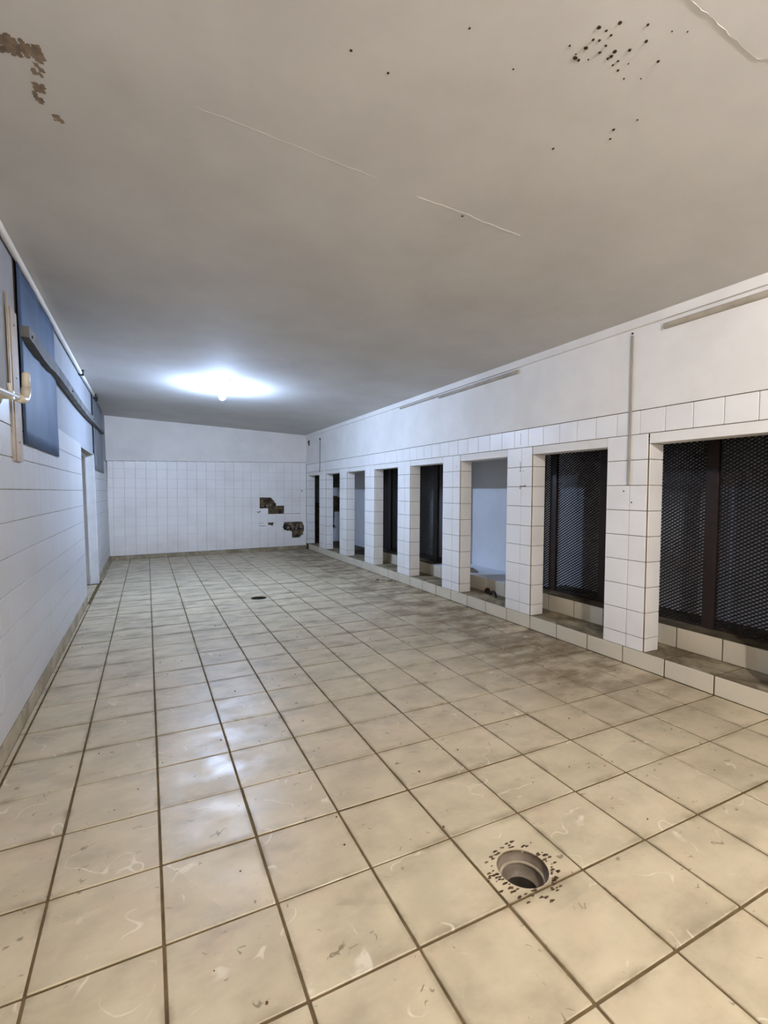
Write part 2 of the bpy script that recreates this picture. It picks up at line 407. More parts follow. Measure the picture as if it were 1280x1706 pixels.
# ------------------------------------------------------------------ arcade wall: piers, lintel, tiles
PIERS = [(-1.10, 0.0), (2.51, 3.60), (6.10, 7.20), (9.66, 10.80), (13.28, 14.43), (16.85, 18.03), (20.49, 21.61), (24.0, 25.28), (27.65, 28.09)]
TOP, DADO, XB = 5.09, 5.85, 11.40            # opening head, top of the tiles, back of the piers
ROWS = [0.39, 0.70, 1.277, 1.854, 2.431, 3.008, 3.585, 4.162, 4.739, 5.316]
def build_right():
    mb = MB(); e = 0.02
    for a, b in PIERS: mb.box(XR+e, XB-0.0, a+e, b-e, 0.385, TOP+.01)
    mb.box(XR+e, XB, YB, -3.6, 0.385, TOP+.01)
    w = mb.build('wall_right', 'grout_joint')
    tag(w, 'white tiled arcade wall with eight openings above a low step', 'wall', kind='structure')
    MB().box(XR+0.02, XB, YB, 28.4, 5.30, DADO+.03).build('tile_bed', 'grout_joint', w)
    up = MB().box(XR-.004, XB, YB, 28.4, DADO+.012, 8.1)
    up.build('upper_wall', 'wall_paint', w)
    lint = MB(); prev = -3.6
    for a, b in PIERS:
        if a > prev: lint.box(XR, XB, prev, a, TOP, 5.306)
        prev = b
    lint.build('lintel', 'wall_paint', w)
    g = 0.007
    def t(y0, y1, z0, z1): put_tile('wall_tile', y1-y0-2*g, z1-z0-2*g, 0.03, 0.006, 'wall_tile', AX['-x'], (XR, (y0+y1)/2, (z0+z1)/2), w, 0.002)
    for a, b in PIERS:
        cols = [a+.038, a+0.43*(b-a), b] if b-a > 0.6 else [a, b]
        for k in range(len(ROWS)-1):
            for i in range(len(cols)-1): t(cols[i], cols[i+1], ROWS[k], ROWS[k+1])
    y = 28.09; ys = []
    while y > -3.6: ys.append(y); y -= 0.589
    ys.append(y)
    for i in range(len(ys)-1): t(ys[i+1], ys[i], 5.316, DADO)
    # reveals that face the near end of the room; the last column of tiles turns the corner
    for a, b in PIERS:
        for k in range(len(ROWS)-1):
            z1 = min(ROWS[k+1], TOP)
            put_tile('wall_tile', XB-XR-0.03, z1-ROWS[k]-2*g, 0.03, 0.006, 'wall_tile', AX['-y'], ((XR+XB)/2+0.015, a-0.0, (ROWS[k]+z1)/2), w, 0.002)
    far_rev = MB()
    for a, b in PIERS:
        far_rev.box(XR+0.022, XB, b-0.03, b, 0.39, TOP)
    far_rev.build('reveal_render', 'wall_paint', w)
    # near end, seen only from the side
    MB().box(XR, XB, YB, -3.6, 0.39, DADO).build('tiled_end', 'wall_tile', w)
    # screw holes and bracket marks left on the tiles
    s = MB()
    for yy, z, r in [(3.13, 4.03, .018), (2.92, 3.77, .018), (6.62, 4.62, .014), (6.40, 4.20, .016), (6.61, 4.12, .022), (6.49, 4.62, .012), (9.9, 4.9, .015)]:
        s.tube([(XR+.01, yy, z), (XR-.004, yy, z)], r, 8)
    s.box(XR-.002, XR+.01, 6.38, 6.62, 4.165, 4.185); s.box(XR-.002, XR+.01, 6.60, 6.615, 4.6, 4.9); s.box(XR-.002, XR+.01, 6.61, 6.62, 5.4, 5.75)
    tag_stuff(s.build('screw_holes', 'brown_dirt', w))
    return w
wall_right = build_right()

# cornice along the top of that wall
c = MB().box(XR-0.09, XR+0.004, YB, 28.0, 7.70, 7.91)
tag(c.build('trim_1', 'wall_paint'), 'narrow white cornice along the top of the arcade wall', 'cornice', kind='structure')

# step in front of and inside the openings
def build_step():
    core = MB().box(XR+.02, 12.0, YB, 28.09, -0.05, 0.375)
    s = core.build('trim_2', 'grout_floor')
    tag(s, 'low raised tiled step running under the arcade openings', 'step', kind='structure')
    g = 0.014; off = 0.0
    js = [1.014+1.02*k for k in range(-7, 27)]
    for i in range(len(js)-1):
        a, b = js[i], min(js[i+1], 28.05)
        if a >= b: continue
        put_tile('kerb_tile', b-a-2*g, 0.375, 0.03, 0.008, 'kerb_tile', AX['-x'], (XR-.004+random.uniform(-.006, .004), (a+b)/2, 0.195), s, 0.004)
        # treads: a narrow front strip and a deeper row behind
        put_tile('tread_tile', 0.19-2*g, b-a-2*g, 0.03, 0.006, 'tread', AX['up'], (11.015, (a+b)/2, 0.388), s, 0.003)
        put_tile('tread_tile', 0.85-2*g, b-a-2*g, 0.03, 0.006, 'tread', AX['up'], (11.535, (a+b)/2+0.0, 0.386), s, 0.003)
    return s
def tread_material():
    t = NT('tread'); P = t.pos()
    col = t.mix(t.ramp(t.noise(P, 1.6, 7, 0.65, 0.6), 0.32, 0.62), lin((168, 154, 126)), lin((104, 90, 68)))
    t.bump(t.noise(P, 6, 4), 0.1, 0.004); M['tread'] = t.fin(col, 0.6, 0.3)
tread_material()
step = build_step()

# ------------------------------------------------------------------ compartments behind the openings
XRI, XM = 11.94, 12.56        # riser of the inner ledge, plane of the mesh
def build_compartments():
    XW = 13.6
    mb = MB(); mb.box(XW, XW+.2, -2.7, 29.2, 0.2, 6.5)
    w = mb.build('wall_back', 'white_board')
    tag(w, 'white painted back wall of the passage behind the arcade openings', 'wall', kind='structure')
    r = MB(); r.box(XB-.02, XW+.2, -2.8, 29.2, 6.3, 6.5); r.box(XB-.02, XW+.2, -2.8, -2.6, 0.2, 6.4)
    r.box(12.05, XW+.1, 19.55, 19.71, .3, 6.4); r.box(12.05, 12.65, 7.30, 7.46, .3, 6.4); r.box(12.5, 12.65, 15.95, 17.3, .3, 6.4)
    r.build('passage_ceiling', 'grey_plaster', w)
    led = MB(); led.box(XRI+.02, XW, -2.6, 7.3, 0.3, 0.865); led.box(XRI+.02, XW, 13.2, 19.6, 0.3, 0.865)
    led.build('ledge', 'concrete_grime_and_shade', w)  # shade on the screened stretches is put into this brown
    MB().box(XRI+.02, XW, 7.3, 13.2, 0.3, 0.865).build('pale_ledge', 'white_board', w)
    a, b = -2.6, 19.55
    y = 1.43-5*1.0
    while y < b:
        y0, y1 = max(y, a), min(y+1.0, b)
        if y1-y0 > 0.1:
            put_tile('riser_tile', y1-y0-.03, 0.47, 0.03, 0.006, 'kerb_tile', AX['-x'], (XRI, (y0+y1)/2, 0.39+0.235), w, 0.003)
        y += 1.0
    # the lower stretch behind the last three openings
    MB().box(XB-.02, XW, 28.7, 28.9, 0.3, 6.5).build('end_wall', 'green_paint', w)
    MB().box(XB-.02, 12.3, 28.66, 28.72, 0.36, 3.2).build('bare_brickwork', 'brown_dirt', w)
    MB().box(12.3, XW, 28.66, 28.72, 0.36, 4.3).build('end_render', 'white_board', w)
    MB().box(12.35, XW, 28.62, 28.68, 2.55, 3.6).build('bare_brickwork', 'brown_dirt', w)
    MB().box(12.0, XW, 19.7, 29.0, 0.2, 0.372).build('store_floor', 'concrete_grime_and_shade', w)
    return w
wall_back = build_compartments()

# expanded-metal screens
def mesh_screen(y0, y1, posts, z0, z1, label):
    root = empty('mesh_screen', XM, (y0+y1)/2, z0)
    tag(root, label, 'mesh screen', 'expanded metal screens inside the arcade openings')
    LW, SW, w, d = 0.135, 0.082, 0.0215, 0.010
    mb = MB(); nj = int((z1-z0)/(SW/2)); ni = int((y1-y0)/(LW/2))
    V, F = mb.v, mb.f
    for j in range(nj):
        for i in range(ni):
            if (i+j) % 2: continue
            for dz in (1, -1):
                if not (0 <= j+dz <= nj): continue
                ya, za = y0+i*LW/2, z0+j*SW/2; yb, zb = ya+LW/2, za+dz*SW/2
                k = len(V)
                # a flat strand, leaning like the strands of slit and stretched sheet
                for y, z in ((ya, za), (yb, zb)):
                    V += [(XM-d, y, z-w/2+.006), (XM+d, y, z-w/2-.006), (XM+d, y, z+w/2-.006), (XM-d, y, z+w/2+.006)]
                F += [(k, k+1, k+5, k+4), (k+1, k+2, k+6, k+5), (k+2, k+3, k+7, k+6), (k+3, k, k+4, k+7)]
    o = local(mb.build('expanded_metal', 'mesh_steel'), root); tag_stuff(o)
    for a, b in posts:
        local(MB().box(XM-.07, XM+.05, a, b, z0-.02, z1, 0.008).build('post', 'dark_steel'), root)
    local(MB().box(XM-.03, XM+.03, y0, y1, z0-.02, z0+.03).build('bottom_rail', 'dark_steel'), root)
    local(MB().box(XM-.03, XM+.03, y0, y1, z1-.05, z1+.02).build('top_rail', 'dark_steel'), root)
    return root
mesh_screen(-2.4, 3.60, [(1.93, 2.20), (-1.2, -.93)], 0.885, 5.9, 'dark expanded metal screen behind the widest opening, nearest to the drain hole')
mesh_screen(3.62, 7.28, [(4.86, 5.10), (6.72, 6.98)], 0.885, 5.9, 'dark expanded metal screen with two posts behind the opening beside the wall conduit')
mesh_screen(13.22, 15.94, [(13.62, 13.95)], 0.885, 5.9, 'dark metal screen in the opening just beyond the unscreened bay')
mesh_screen(17.3, 19.53, [(18.15, 18.5)], 0.885, 5.9, 'dark metal screen in the second opening beyond the unscreened bay')

# ------------------------------------------------------------------ left wall
def shear(o):
    me = o.data
    for v in me.vertices: v.co.x -= 0.02*v.co.z
    me.update(); return o
DY0, DY1, DZ = 15.1, 19.3, 5.5
W1, W2 = (6.33, 10.15, 4.82), (19.65, 24.3, 4.87)
def build_left():
    x0, x1 = XL-0.42, XL-0.02
    mb = MB(); mb.box(x0, x1, YB, DY0, -.05, 8.4); mb.box(x0, x1, DY1, 27.0, -.05, 8.4); mb.box(x0, x1, DY0, DY1, DZ, 8.4)
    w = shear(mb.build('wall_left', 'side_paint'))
    tag(w, 'white tiled side wall with a doorway and boarded windows', 'wall', kind='structure')
    zs = [0.30, 0.72, 1.255, 1.79, 2.35, 2.91, 3.46, 3.985, 4.52, 5.05, 5.58]
    shear(MB().box(XL-.021, XL-.014, YB, DY0, 0.0, 5.58).build('grout_bed', 'grout_wall', w))
    shear(MB().box(XL-.021, XL-.014, DY1, 26.9, 0.0, 5.58).build('grout_bed', 'grout_wall', w))
    ax = [Vector(a) for a in AX['+x']]
    ax[1] = Vector((-0.02, 0, 1)).normalized(); ax[2] = Vector((1, 0, .02)).normalized()
    rest = MB(); gz, gy = 0.008, 0.0012
    y = 3.2; ys = [y]
    while y < DY0-.3: y = min(y+0.56, DY0); ys.append(y)
    if DY0-ys[-1] > 1e-3: ys.append(DY0)
    for k in range(len(zs)-1):
        for i in range(len(ys)-1):
            a, b = ys[i], ys[i+1]; z = (zs[k]+zs[k+1])/2
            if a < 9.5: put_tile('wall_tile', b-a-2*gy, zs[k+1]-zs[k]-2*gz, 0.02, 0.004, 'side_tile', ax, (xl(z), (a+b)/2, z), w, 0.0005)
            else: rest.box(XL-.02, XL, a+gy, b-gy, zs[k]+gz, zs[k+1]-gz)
        rest.box(XL-.02, XL, YB, 3.2-gy, zs[k]+gz, zs[k+1]-gz)
        yy = DY1
        while yy < 26.7:
            e = min(yy+.56, 26.85); rest.box(XL-.02, XL, yy+gy, e-gy, zs[k]+gz, zs[k+1]-gz); yy += .56
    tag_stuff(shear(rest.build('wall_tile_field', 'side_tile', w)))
    return w
wall_left = build_left()
# skirting of cut floor tiles
def skirting(name, label, spans, put):
    root = empty(name, 0, 0, 0); tag(root, label, 'skirting', kind='structure')
    for a, b in spans:
        y = a
        while y < b-.05:
            e = min(y+1.0, b); put(root, y, e); y = e
    return root
def skirt_material():
    t = NT('skirt'); P = t.pos()
    col = t.mix(t.ramp(t.noise(P, 1.8, 6, 0.65), 0.35, 0.65), lin((176, 164, 138)), lin((136, 122, 96)))
    M['skirt'] = t.fin(col, 0.45, 0.4)
skirt_material()
skirting('baseboard_left', 'dull tile skirting at the foot of the side wall with the doorway', [(2.0, DY0), (DY1+.05, 26.75)],
         lambda r, a, b: put_tile('skirting_tile', b-a-.016, 0.29, 0.03, 0.005, 'skirt', AX['+x'], (XL+.012, (a+b)/2, 0.148), r, 0.003))
FN = Vector((0.1045, -1, 0)).normalized(); FX = Vector((1, 0.1045, 0)).normalized()
FAX = (tuple(FX), (0, 0, 1), tuple(FN))
def fpt(x, z, out=0.0): return (x+FN.x*out, far_y(x)+FN.y*out, z)
skirting('baseboard_far', 'dull tile skirting along the foot of the far wall', [(-1.0, 10.9)],
         lambda r, a, b: put_tile('skirting_tile', b-a-.016, 0.235, 0.03, 0.005, 'skirt', FAX, fpt((a+b)/2, 0.118, 0.014), r, 0.003))

# cornice rod on the left wall
def rod():
    r = MB().tube([(xl(8.1)+.05, -8, 8.13), (xl(8.1)+.05, 5, 8.13), (xl(8.1)+.05, 15.6, 8.10), (xl(8.1)+.05, 20.4, 8.13)], .06, 8).build('trim_3', 'wall_paint', None, True)
    tag(r, 'thin painted rod along the top of the side wall', 'trim', kind='structure')
    for y, s in ((15.55, .09), (20.3, .13), (20.9, .08)):
        m = MB(); x = xl(8.1)+.05
        m.box(x-.09, x+.09, y-s, y+s, 8.02, 8.2, .02); m.tube([(x+.03, y-s, 8.12), (x+.10, y-2*s, 8.17)], .02, 6)
        m.build('bracket', 'black_rubber_and_shade', r)
rod()

# windows covered by sheets
def window(name, y0, y1, z0, mat, label):
    z1 = 8.12
    f = shear(MB().box(XL-.10, XL-.005, y0-.03, y1+.03, z0-.03, z1).build(name, 'dark_steel'))
    # frame as a thin dark reveal, sheet set just proud of it
    tag(f, label, 'window', kind='structure')
    n = 14; mb = MB(); vs = []
    ny, nz = 16, 12
    for i in range(ny+1):
        for k in range(nz+1):
            y = y0+(y1-y0)*i/ny; z = z0+(z1-z0)*k/nz
            bow = .012*math.sin(i*0.9+k*.25)+.008*math.sin(i*2.1)
            vs.append((XL+.034+bow*min(1, min(i, ny-i)/2), y+(.02*math.sin(k*1.3) if i in (0, ny) else 0), z))
    k0 = len(vs); vs += [(x-.012, y, z) for x, y, z in vs]
    S = nz+1; fs = []
    for i in range(ny):
        for k in range(nz):
            fs.append((i*S+k, (i+1)*S+k, (i+1)*S+k+1, i*S+k+1)); fs.append((k0+i*S+k, k0+i*S+k+1, k0+(i+1)*S+k+1, k0+(i+1)*S+k))
    for i in range(ny): fs += [(i*S, k0+i*S, k0+(i+1)*S, (i+1)*S), (i*S+nz, (i+1)*S+nz, k0+(i+1)*S+nz, k0+i*S+nz)]
    for k in range(nz): fs += [(k, k+1, k0+k+1, k0+k), (ny*S+k, k0+ny*S+k, k0+ny*S+k+1, ny*S+k+1)]
    shear(mb.add(vs, fs).build('cover_sheet', mat, f, True))
    return f
window('window_1', *W1, 'blue_sheet', 'tall window covered by a pale blue sheet, near the elbow pipe')
window('window_2', *W2, 'grey_sheet', 'window covered by a dull grey sheet, beyond the doorway')

# grey rail crossing both windows
def rail():
    mb = MB(); n = 24; pr = []
    for i in range(n+1):
        f = i/n; y = 6.36+f*(23.3-6.36)
        zc = 6.86+.03*math.sin(f*9)-.10*f*(1-f) - (.05*math.exp(-((f-.10)/.04)**2))
        h = .10 if f > .02 else .08
        h *= 1.25-0.3*f+.18*math.exp(-((f-.12)/.05)**2)
        x = xl(6.85)
        pr.append([(x+.03, y, zc-h), (x+.17, y, zc-h), (x+.17, y, zc+h), (x+.03, y, zc+h)])
    vs = [v for q in pr for v in q]; fs = []
    for i in range(n):
        for k in range(4): fs.append((4*i+k, 4*i+(k+1) % 4, 4*i+4+(k+1) % 4, 4*i+4+k)[::-1])
    fs += [(0, 1, 2, 3), (4*n+3, 4*n+2, 4*n+1, 4*n)]
    root = empty('wall_rail', xl(6.85), 14.8, 6.7)
    tag(root, 'long weathered grey rail fixed across the two covered windows', 'rail')
    local(mb.add(vs, fs).build('rail_board', 'rail_grey'), root)
    for y in (6.6, 12.0, 18.0, 22.8):
        local(MB().tube([(xl(6.85)+.16, y, 6.83), (xl(6.85)+.19, y, 6.83)], .03, 8).build('bolt', 'dark_steel'), root)
rail()

# batten and pipe at the near end of the left wall
def batten():
    root = empty('wall_batten', xl(4.5), 5.85, 4.47)
    tag(root, 'upright beige wooden batten fixed to the tiles beside the blue covered window', 'batten')
    z0, z1 = 4.47, 7.05; y0, y1 = 5.62, 6.06
    f = lambda z, d: xl(z)+d
    vs = [(f(z, d), y, z) for z in (z0, z1) for y in (y0, y1) for d in (-.0, .045)]
    local(MB().add(vs, [(0, 2, 3, 1), (4, 5, 7, 6), (0, 1, 5, 4), (2, 6, 7, 3), (0, 4, 6, 2), (1, 3, 7, 5)]).build('board', 'batten_wood'), root)
    vs = [(f(z, d), y, z) for z in (z0, z1+.2) for y in (y0-.09, y0-.03) for d in (-.0, .03)]
    local(MB().add(vs, [(0, 2, 3, 1), (4, 5, 7, 6), (0, 1, 5, 4), (2, 6, 7, 3), (0, 4, 6, 2), (1, 3, 7, 5)]).build('edge_strip', 'trunking'), root)
    for z in (4.8, 5.9, 6.8):
        local(MB().tube([(f(z, .04), 5.84, z), (f(z, .052), 5.84, z)], .018, 8).build('nail_head', 'dark_steel'), root)
batten()
def elbow_pipe():
    root = empty('water_pipe', -.88, 4.2, 5.3)
    tag(root, 'cream plastic water pipe ending in an upturned elbow in front of the batten', 'pipe')
    local(MB().tube([(-.88, 1.5, 5.17), (-.88, 4.95, 5.43)], .047, 14).build('pipe_run', 'pvc', None, True), root)
    pts = [(-.88, 4.85, 5.42), (-.88, 5.2, 5.45), (-.88, 5.36, 5.48), (-.88, 5.46, 5.57), (-.88, 5.49, 5.68)]
    local(MB().tube(pts, [.064, .066, .070, .072, .070], 16).build('elbow', 'pvc', None, True), root)
    local(MB().tube([(-.88, 5.49, 5.66), (-.88, 5.51, 5.92), (-.88, 5.51, 5.95)], [.062, .060, .045], 16).build('end_cap', 'pvc', None, True), root)
    m = MB().box(-1.09, -.84, 4.42, 4.50, 5.33, 5.45); m.tube([(-.88, 4.46, 5.44), (-.90, 4.46, 5.56)], .028, 8)
    local(m.build('pipe_clip', 'pvc'), root)
elbow_pipe()

# doorway: frame and the room beyond
def doorway():
    mb = MB()
    mb.box(XL-.30, XL-.24, DY1-.12, DY1, 0, DZ); mb.box(XL-.30, XL-.24, DY0, DY0+.12, 0, DZ); mb.box(XL-.30, XL-.24, DY0+.12, DY1-.12, DZ-.12, DZ)
    d = shear(mb.build('door_1', 'door_paint'))
    tag(d, 'doorway with a white painted frame in the side wall', 'doorway', kind='structure')
    shear(MB().box(XL-.41, XL+.004, DY1-.012, DY1+.002, 0, DZ).build('jamb_lining', 'door_paint', d))
    shear(MB().box(XL-.41, XL+.004, DY0-.002, DY0+.012, 0, DZ).build('jamb_lining', 'door_paint', d))
    shear(MB().box(XL-.41, XL+.0, DY0, DY1, DZ-.014, DZ+.0).build('head_lining', 'grey_plaster', d))
    shear(MB().box(XL-.02, XL+.03, DY1, DY1+.16, 0, DZ, .01).build('architrave', 'door_paint', d))
    m = MB(); m.box(-4.2, -4.0, 13.5, 21, 0, 7); m.box(-4.2, -1.5, 20.8, 21, 0, 7); m.box(-4.2, -1.5, 13.3, 13.5, 0, 7); m.box(-4.2, -1.5, 13.3, 21, 7, 7.2)
    w = m.build('wall_side_room', 'wall_paint')
    tag(w, 'pale walls of the small room beyond the doorway', 'wall', kind='structure')
    MB().box(-4.2, -1.4, 13.3, 21, -.1, -.005).build('side_room_floor', 'floor_tile', w)
doorway()

# ------------------------------------------------------------------ far wall
P1 = [(7.62,2.86),(7.62,3.58),(8.35,3.58),(8.55,3.4),(8.75,3.16),(8.75,3.03),(9.32,3.03),(9.32,2.47),(8.18,2.47),(8.18,2.86)]
P2 = [(9.19,1.55),(9.25,1.75),(9.4,1.9),(10.6,1.91),(10.73,1.65),(10.76,1.3),(10.66,1.05),(10.42,.80),(9.9,.80),(9.9,1.25),(9.6,1.28),(9.32,1.36)]
P3 = [(8.2,1.72),(8.2,1.9),(8.6,1.9),(8.52,1.7)]
def build_far():
    mb = MB(); a, b = fpt(-1.5, 0, -.06), fpt(11.5, 0, -.06)
    def quadbox(x0, x1, z0, z1, o0, o1, m):
        vs = [fpt(x, z, o) for x in (x0, x1) for o in (o0, o1) for z in (z0, z1)]
        m.add(vs, [(0,1,3,2), (4,6,7,5), (0,4,5,1), (2,3,7,6), (0,2,6,4), (1,5,7,3)])
    quadbox(-1.5, 11.5, -.05, 8.5, -.35, -.055, mb)
    w = mb.build('wall_far', 'grout_far')
    tag(w, 'white tiled end wall with patches of broken tiles', 'wall', kind='structure')
    dado = lambda x: 5.66+.029*(x+1)
    m = MB()
    n = 12
    for i in range(n):
        x0, x1 = -1.4+i*(12.6/n), -1.4+(i+1)*(12.6/n)
        vs = [fpt(x, z, o) for x in (x0, x1) for o in (-.055, -.012) for z in (dado(x)+.022, 8.45)]
        m.add(vs, [(0,1,3,2), (4,6,7,5), (0,4,5,1), (2,3,7,6), (0,2,6,4), (1,5,7,3)])
    m.build('upper_wall', 'wall_paint', w)
    zs = [0.245, .80, 1.35, 1.9, 2.47, 3.025, 3.58, 4.14, 4.70, 5.25]
    xs = [-1.08, -.80]; x = -.80
    while x+.561 < 10.9: x += .5613; xs.append(x)
    xs.append(10.9)
    g = .0028; holes = (P1, P2, P3)
    for k in range(len(zs)):
        for i in range(len(xs)-1):
            x0, x1 = xs[i]+g, xs[i+1]-g; z0 = zs[k]+g; z1 = (zs[k+1] if k+1 < len(zs) else dado((x0+x1)/2))-g
            N = 10; hit = [[any(inside(x0+(x1-x0)*(a+.5)/N, z0+(z1-z0)*(c+.5)/N, h) for h in holes) for c in range(N)] for a in range(N)]
            cnt = sum(map(sum, hit))
            if cnt >= 92: continue
            if cnt <= 2:
                put_tile('wall_tile', x1-x0, z1-z0, 0.04, 0.003, 'wall_tile', FAX, fpt((x0+x1)/2, (z0+z1)/2), w, 0.0012)
            else:                                     # a broken tile keeps what the hole has left of it
                br = MB()
                for a in range(N):
                    c = 0
                    while c < N:
                        if hit[a][c]: c += 1; continue
                        e = c
                        while e < N and not hit[a][e]: e += 1
                        quadbox(x0+(x1-x0)*a/N, x0+(x1-x0)*(a+1)/N, z0+(z1-z0)*c/N, z0+(z1-z0)*e/N, -.05, 0, br); c = e
                br.build('broken_tile', 'wall_tile', w)
    # bare mortar in the holes
    for h in holes:
        hx, hz = [p[0] for p in h], [p[1] for p in h]; mm = MB(); s = .05
        nx, nz = int((max(hx)-min(hx)+.2)/s)+1, int((max(hz)-min(hz)+.2)/s)+1
        vs = [fpt(min(hx)-.1+i*s, min(hz)-.1+k*s, -.054+random.random()**3*.03) for i in range(nx+1) for k in range(nz+1)]
        mm.add(vs, [(i*(nz+1)+k, (i+1)*(nz+1)+k, (i+1)*(nz+1)+k+1, i*(nz+1)+k+1) for i in range(nx) for k in range(nz)]).build('bare_mortar', 'mortar', w)
    # lumps and hollows left in the lower hole
    lm = MB()
    for k in range(30):
        x, z = random.uniform(9.3, 10.6), random.uniform(1.5, 1.88)
        if random.random() < .5: quadbox(x, x+random.uniform(.05, .14), z-.15, z+.02, -.05, -.02-random.random()*.02, lm)
    for k in range(5):
        x = random.uniform(7.7, 8.3); quadbox(x, x+.1, 2.95, 3.0+random.random()*.1, -.05, -.02, lm)
    tag_stuff(lm.build('mortar_lumps', 'peeled', w))
    dk = MB()
    quadbox(9.3, 10.65, 1.36, 1.52, -.06, -.03, dk); quadbox(9.25, 9.55, 1.40, 1.75, -.06, -.028, dk)
    quadbox(7.68, 8.1, 2.9, 3.02, -.06, -.03, dk)
    dk.build('hollow_fill', 'black_rubber_and_shade', w)  # black blocks set into the holes between the tiles
    s = MB()
    for x, z in ((10.55, 4.0), (10.62, .98), (7.6, 2.6), (7.5, 2.55)): quadbox(x, x+.06, z, z+.09, -.01, .003, s)
    quadbox(7.38, 7.62, 2.62, 2.64, -.01, .003, s); quadbox(7.6, 8.0, 1.68, 1.71, -.01, .003, s); quadbox(7.55, 7.9, 1.86, 1.875, -.01, .003, s); quadbox(9.35, 10.5, 2.465, 2.485, -.01, .002, s)
    tag_stuff(s.build('crack_marks', 'brown_dirt', w))
    return w
wall_far = build_far()
MB().box(-2, 12, YB-.3, YB, -.1, 8.5).build('wall_near', 'wall_paint')
tag(bpy.data.objects['wall_near'], 'plain white wall at the near end of the room', 'wall', kind='structure')

# ------------------------------------------------------------------ conduits and cables
def conduit(name, y0, y1, z0, z1, d, label, mat='trunking'):
    root = empty(name, XR, (y0+y1)/2, z0); tag(root, label, 'cable trunking')
    local(MB().box(XR-d, XR+.004, y0, y1, z0, z1, .006).build('channel', mat), root)
    local(MB().box(XR-d-.015, XR-d, y0+.02, y1-.02, z0+.02, z1-.02, .005).build('cover', mat), root)
    return root
conduit('cable_trunking', -3.0, 2.22, 7.49, 7.60, .09, 'grey cable trunking below the cornice above the widest opening')
conduit('cable_trunking', 6.74, 11.05, 7.53, 7.63, .09, 'grey cable trunking below the cornice above the unscreened bay')
conduit('cable_trunking', 11.1, 14.2, 7.60, 7.66, .06, 'thin short trunking below the cornice, carrying on past the thicker length')
r = conduit('wall_conduit', 2.965, 3.025, 4.17, 7.57, .035, 'thin white conduit running straight down the pier between two mesh openings', 'trunking_white')
local(MB().tube([(XR+.004, 2.995, 7.62), (XR-.02, 2.995, 7.62)], .022, 8).build('screw', 'dark_steel'), r)
local(MB().box(XR-.012, XR+.002, 3.03, 3.05, 5.85, 7.55).build('paint_edge', 'wall_paint'), r)
def far_bits():
    root = empty('wall_cable', XR, 25.15, 5.3); tag(root, 'dark cable hanging down the far end of the arcade wall', 'cable')
    local(MB().tube([(XR-.01, 25.05, 7.35), (XR-.015, 25.08, 6.6), (XR-.01, 25.1, 5.9), (XR-.015, 25.15, 5.25)], .025, 8).build('cable_run', 'rail_grey', None, True), root)
    local(MB().box(XR-.05, XR, 25.0, 25.12, 7.3, 7.42, .01).build('clip', 'dark_steel'), root)
    root = empty('wall_bracket', XR, 27.4, 7.2); tag(root, 'small black bracket high on the wall by the far corner', 'bracket')
    local(MB().box(XR-.03, XR+.003, 27.32, 27.5, 7.12, 7.5, .01).build('plate', 'black_rubber_and_shade'), root)
    local(MB().tube([(XR-.03, 27.41, 7.4), (XR-.07, 27.41, 7.42), (XR-.08, 27.41, 7.30)], .02, 8).build('hook', 'black_rubber_and_shade'), root)
far_bits()

# ------------------------------------------------------------------ floor drains
def drain(d, label, socket_mat):
    cx, cy, r = d
    root = empty('floor_drain', cx, cy, -.75); tag(root, label, 'drain')
    local(MB().lathe([(r-.001, -.03), (r-.003, -.09), (r-.028, -.10), (r-.032, -.13), (r-.04, -.14), (r-.05, -.20), (r-.085, -.225), (r-.10, -.235)], cx, cy, 40).build('pipe_socket', socket_mat, None, True), root)
    local(MB().lathe([(r-.05, -.115), (r-.036, -.102), (r-.02, -.106), (r-.02, -.125), (r-.05, -.125)], cx, cy, 40).build('rim', 'pipe_rim' if socket_mat == 'pipe_clay' else 'dark_steel', None, True), root)
    local(MB().lathe([(r-.10, -.235), (r-.105, -.30), (r-.11, -.80), (.002, -.82)], cx, cy, 32).build('trap', 'pipe_deep', None, True), root)
    return root
simple('pipe_rim', (158, 144, 120), 0.5, 0.3, 0.2, 8)
near_drain = drain(D1, 'open round drain hole with chipped edges in the nearest tiles', 'pipe_clay')
drain(D2, 'small open drain hole in the middle of the floor under the lamp', 'black_rubber_and_shade')  # black socket: the shade inside this hole is put into its colour
def drain_chips():
    s = MB(); cx, cy, r = D1
    for k in range(90):
        a = random.uniform(0, 2*math.pi); d = r+.02+abs(random.gauss(0, .06)); q = random.uniform(.006, .02)*(1.3 if random.random() < .2 else 1)
        x, y = cx+d*math.cos(a), cy+d*math.sin(a); th = random.random()*3
        poly = [(x+q*(1.8 if i % 2 else .9)*math.cos(th+i*math.pi/3.), y+q*.6*math.sin(th+i*math.pi/3.)) for i in range(6)]
        s.prism(poly, -.002, .0045)
    tag_stuff(local(s.build('drain_chips', 'brown_dirt'), near_drain))
drain_chips()

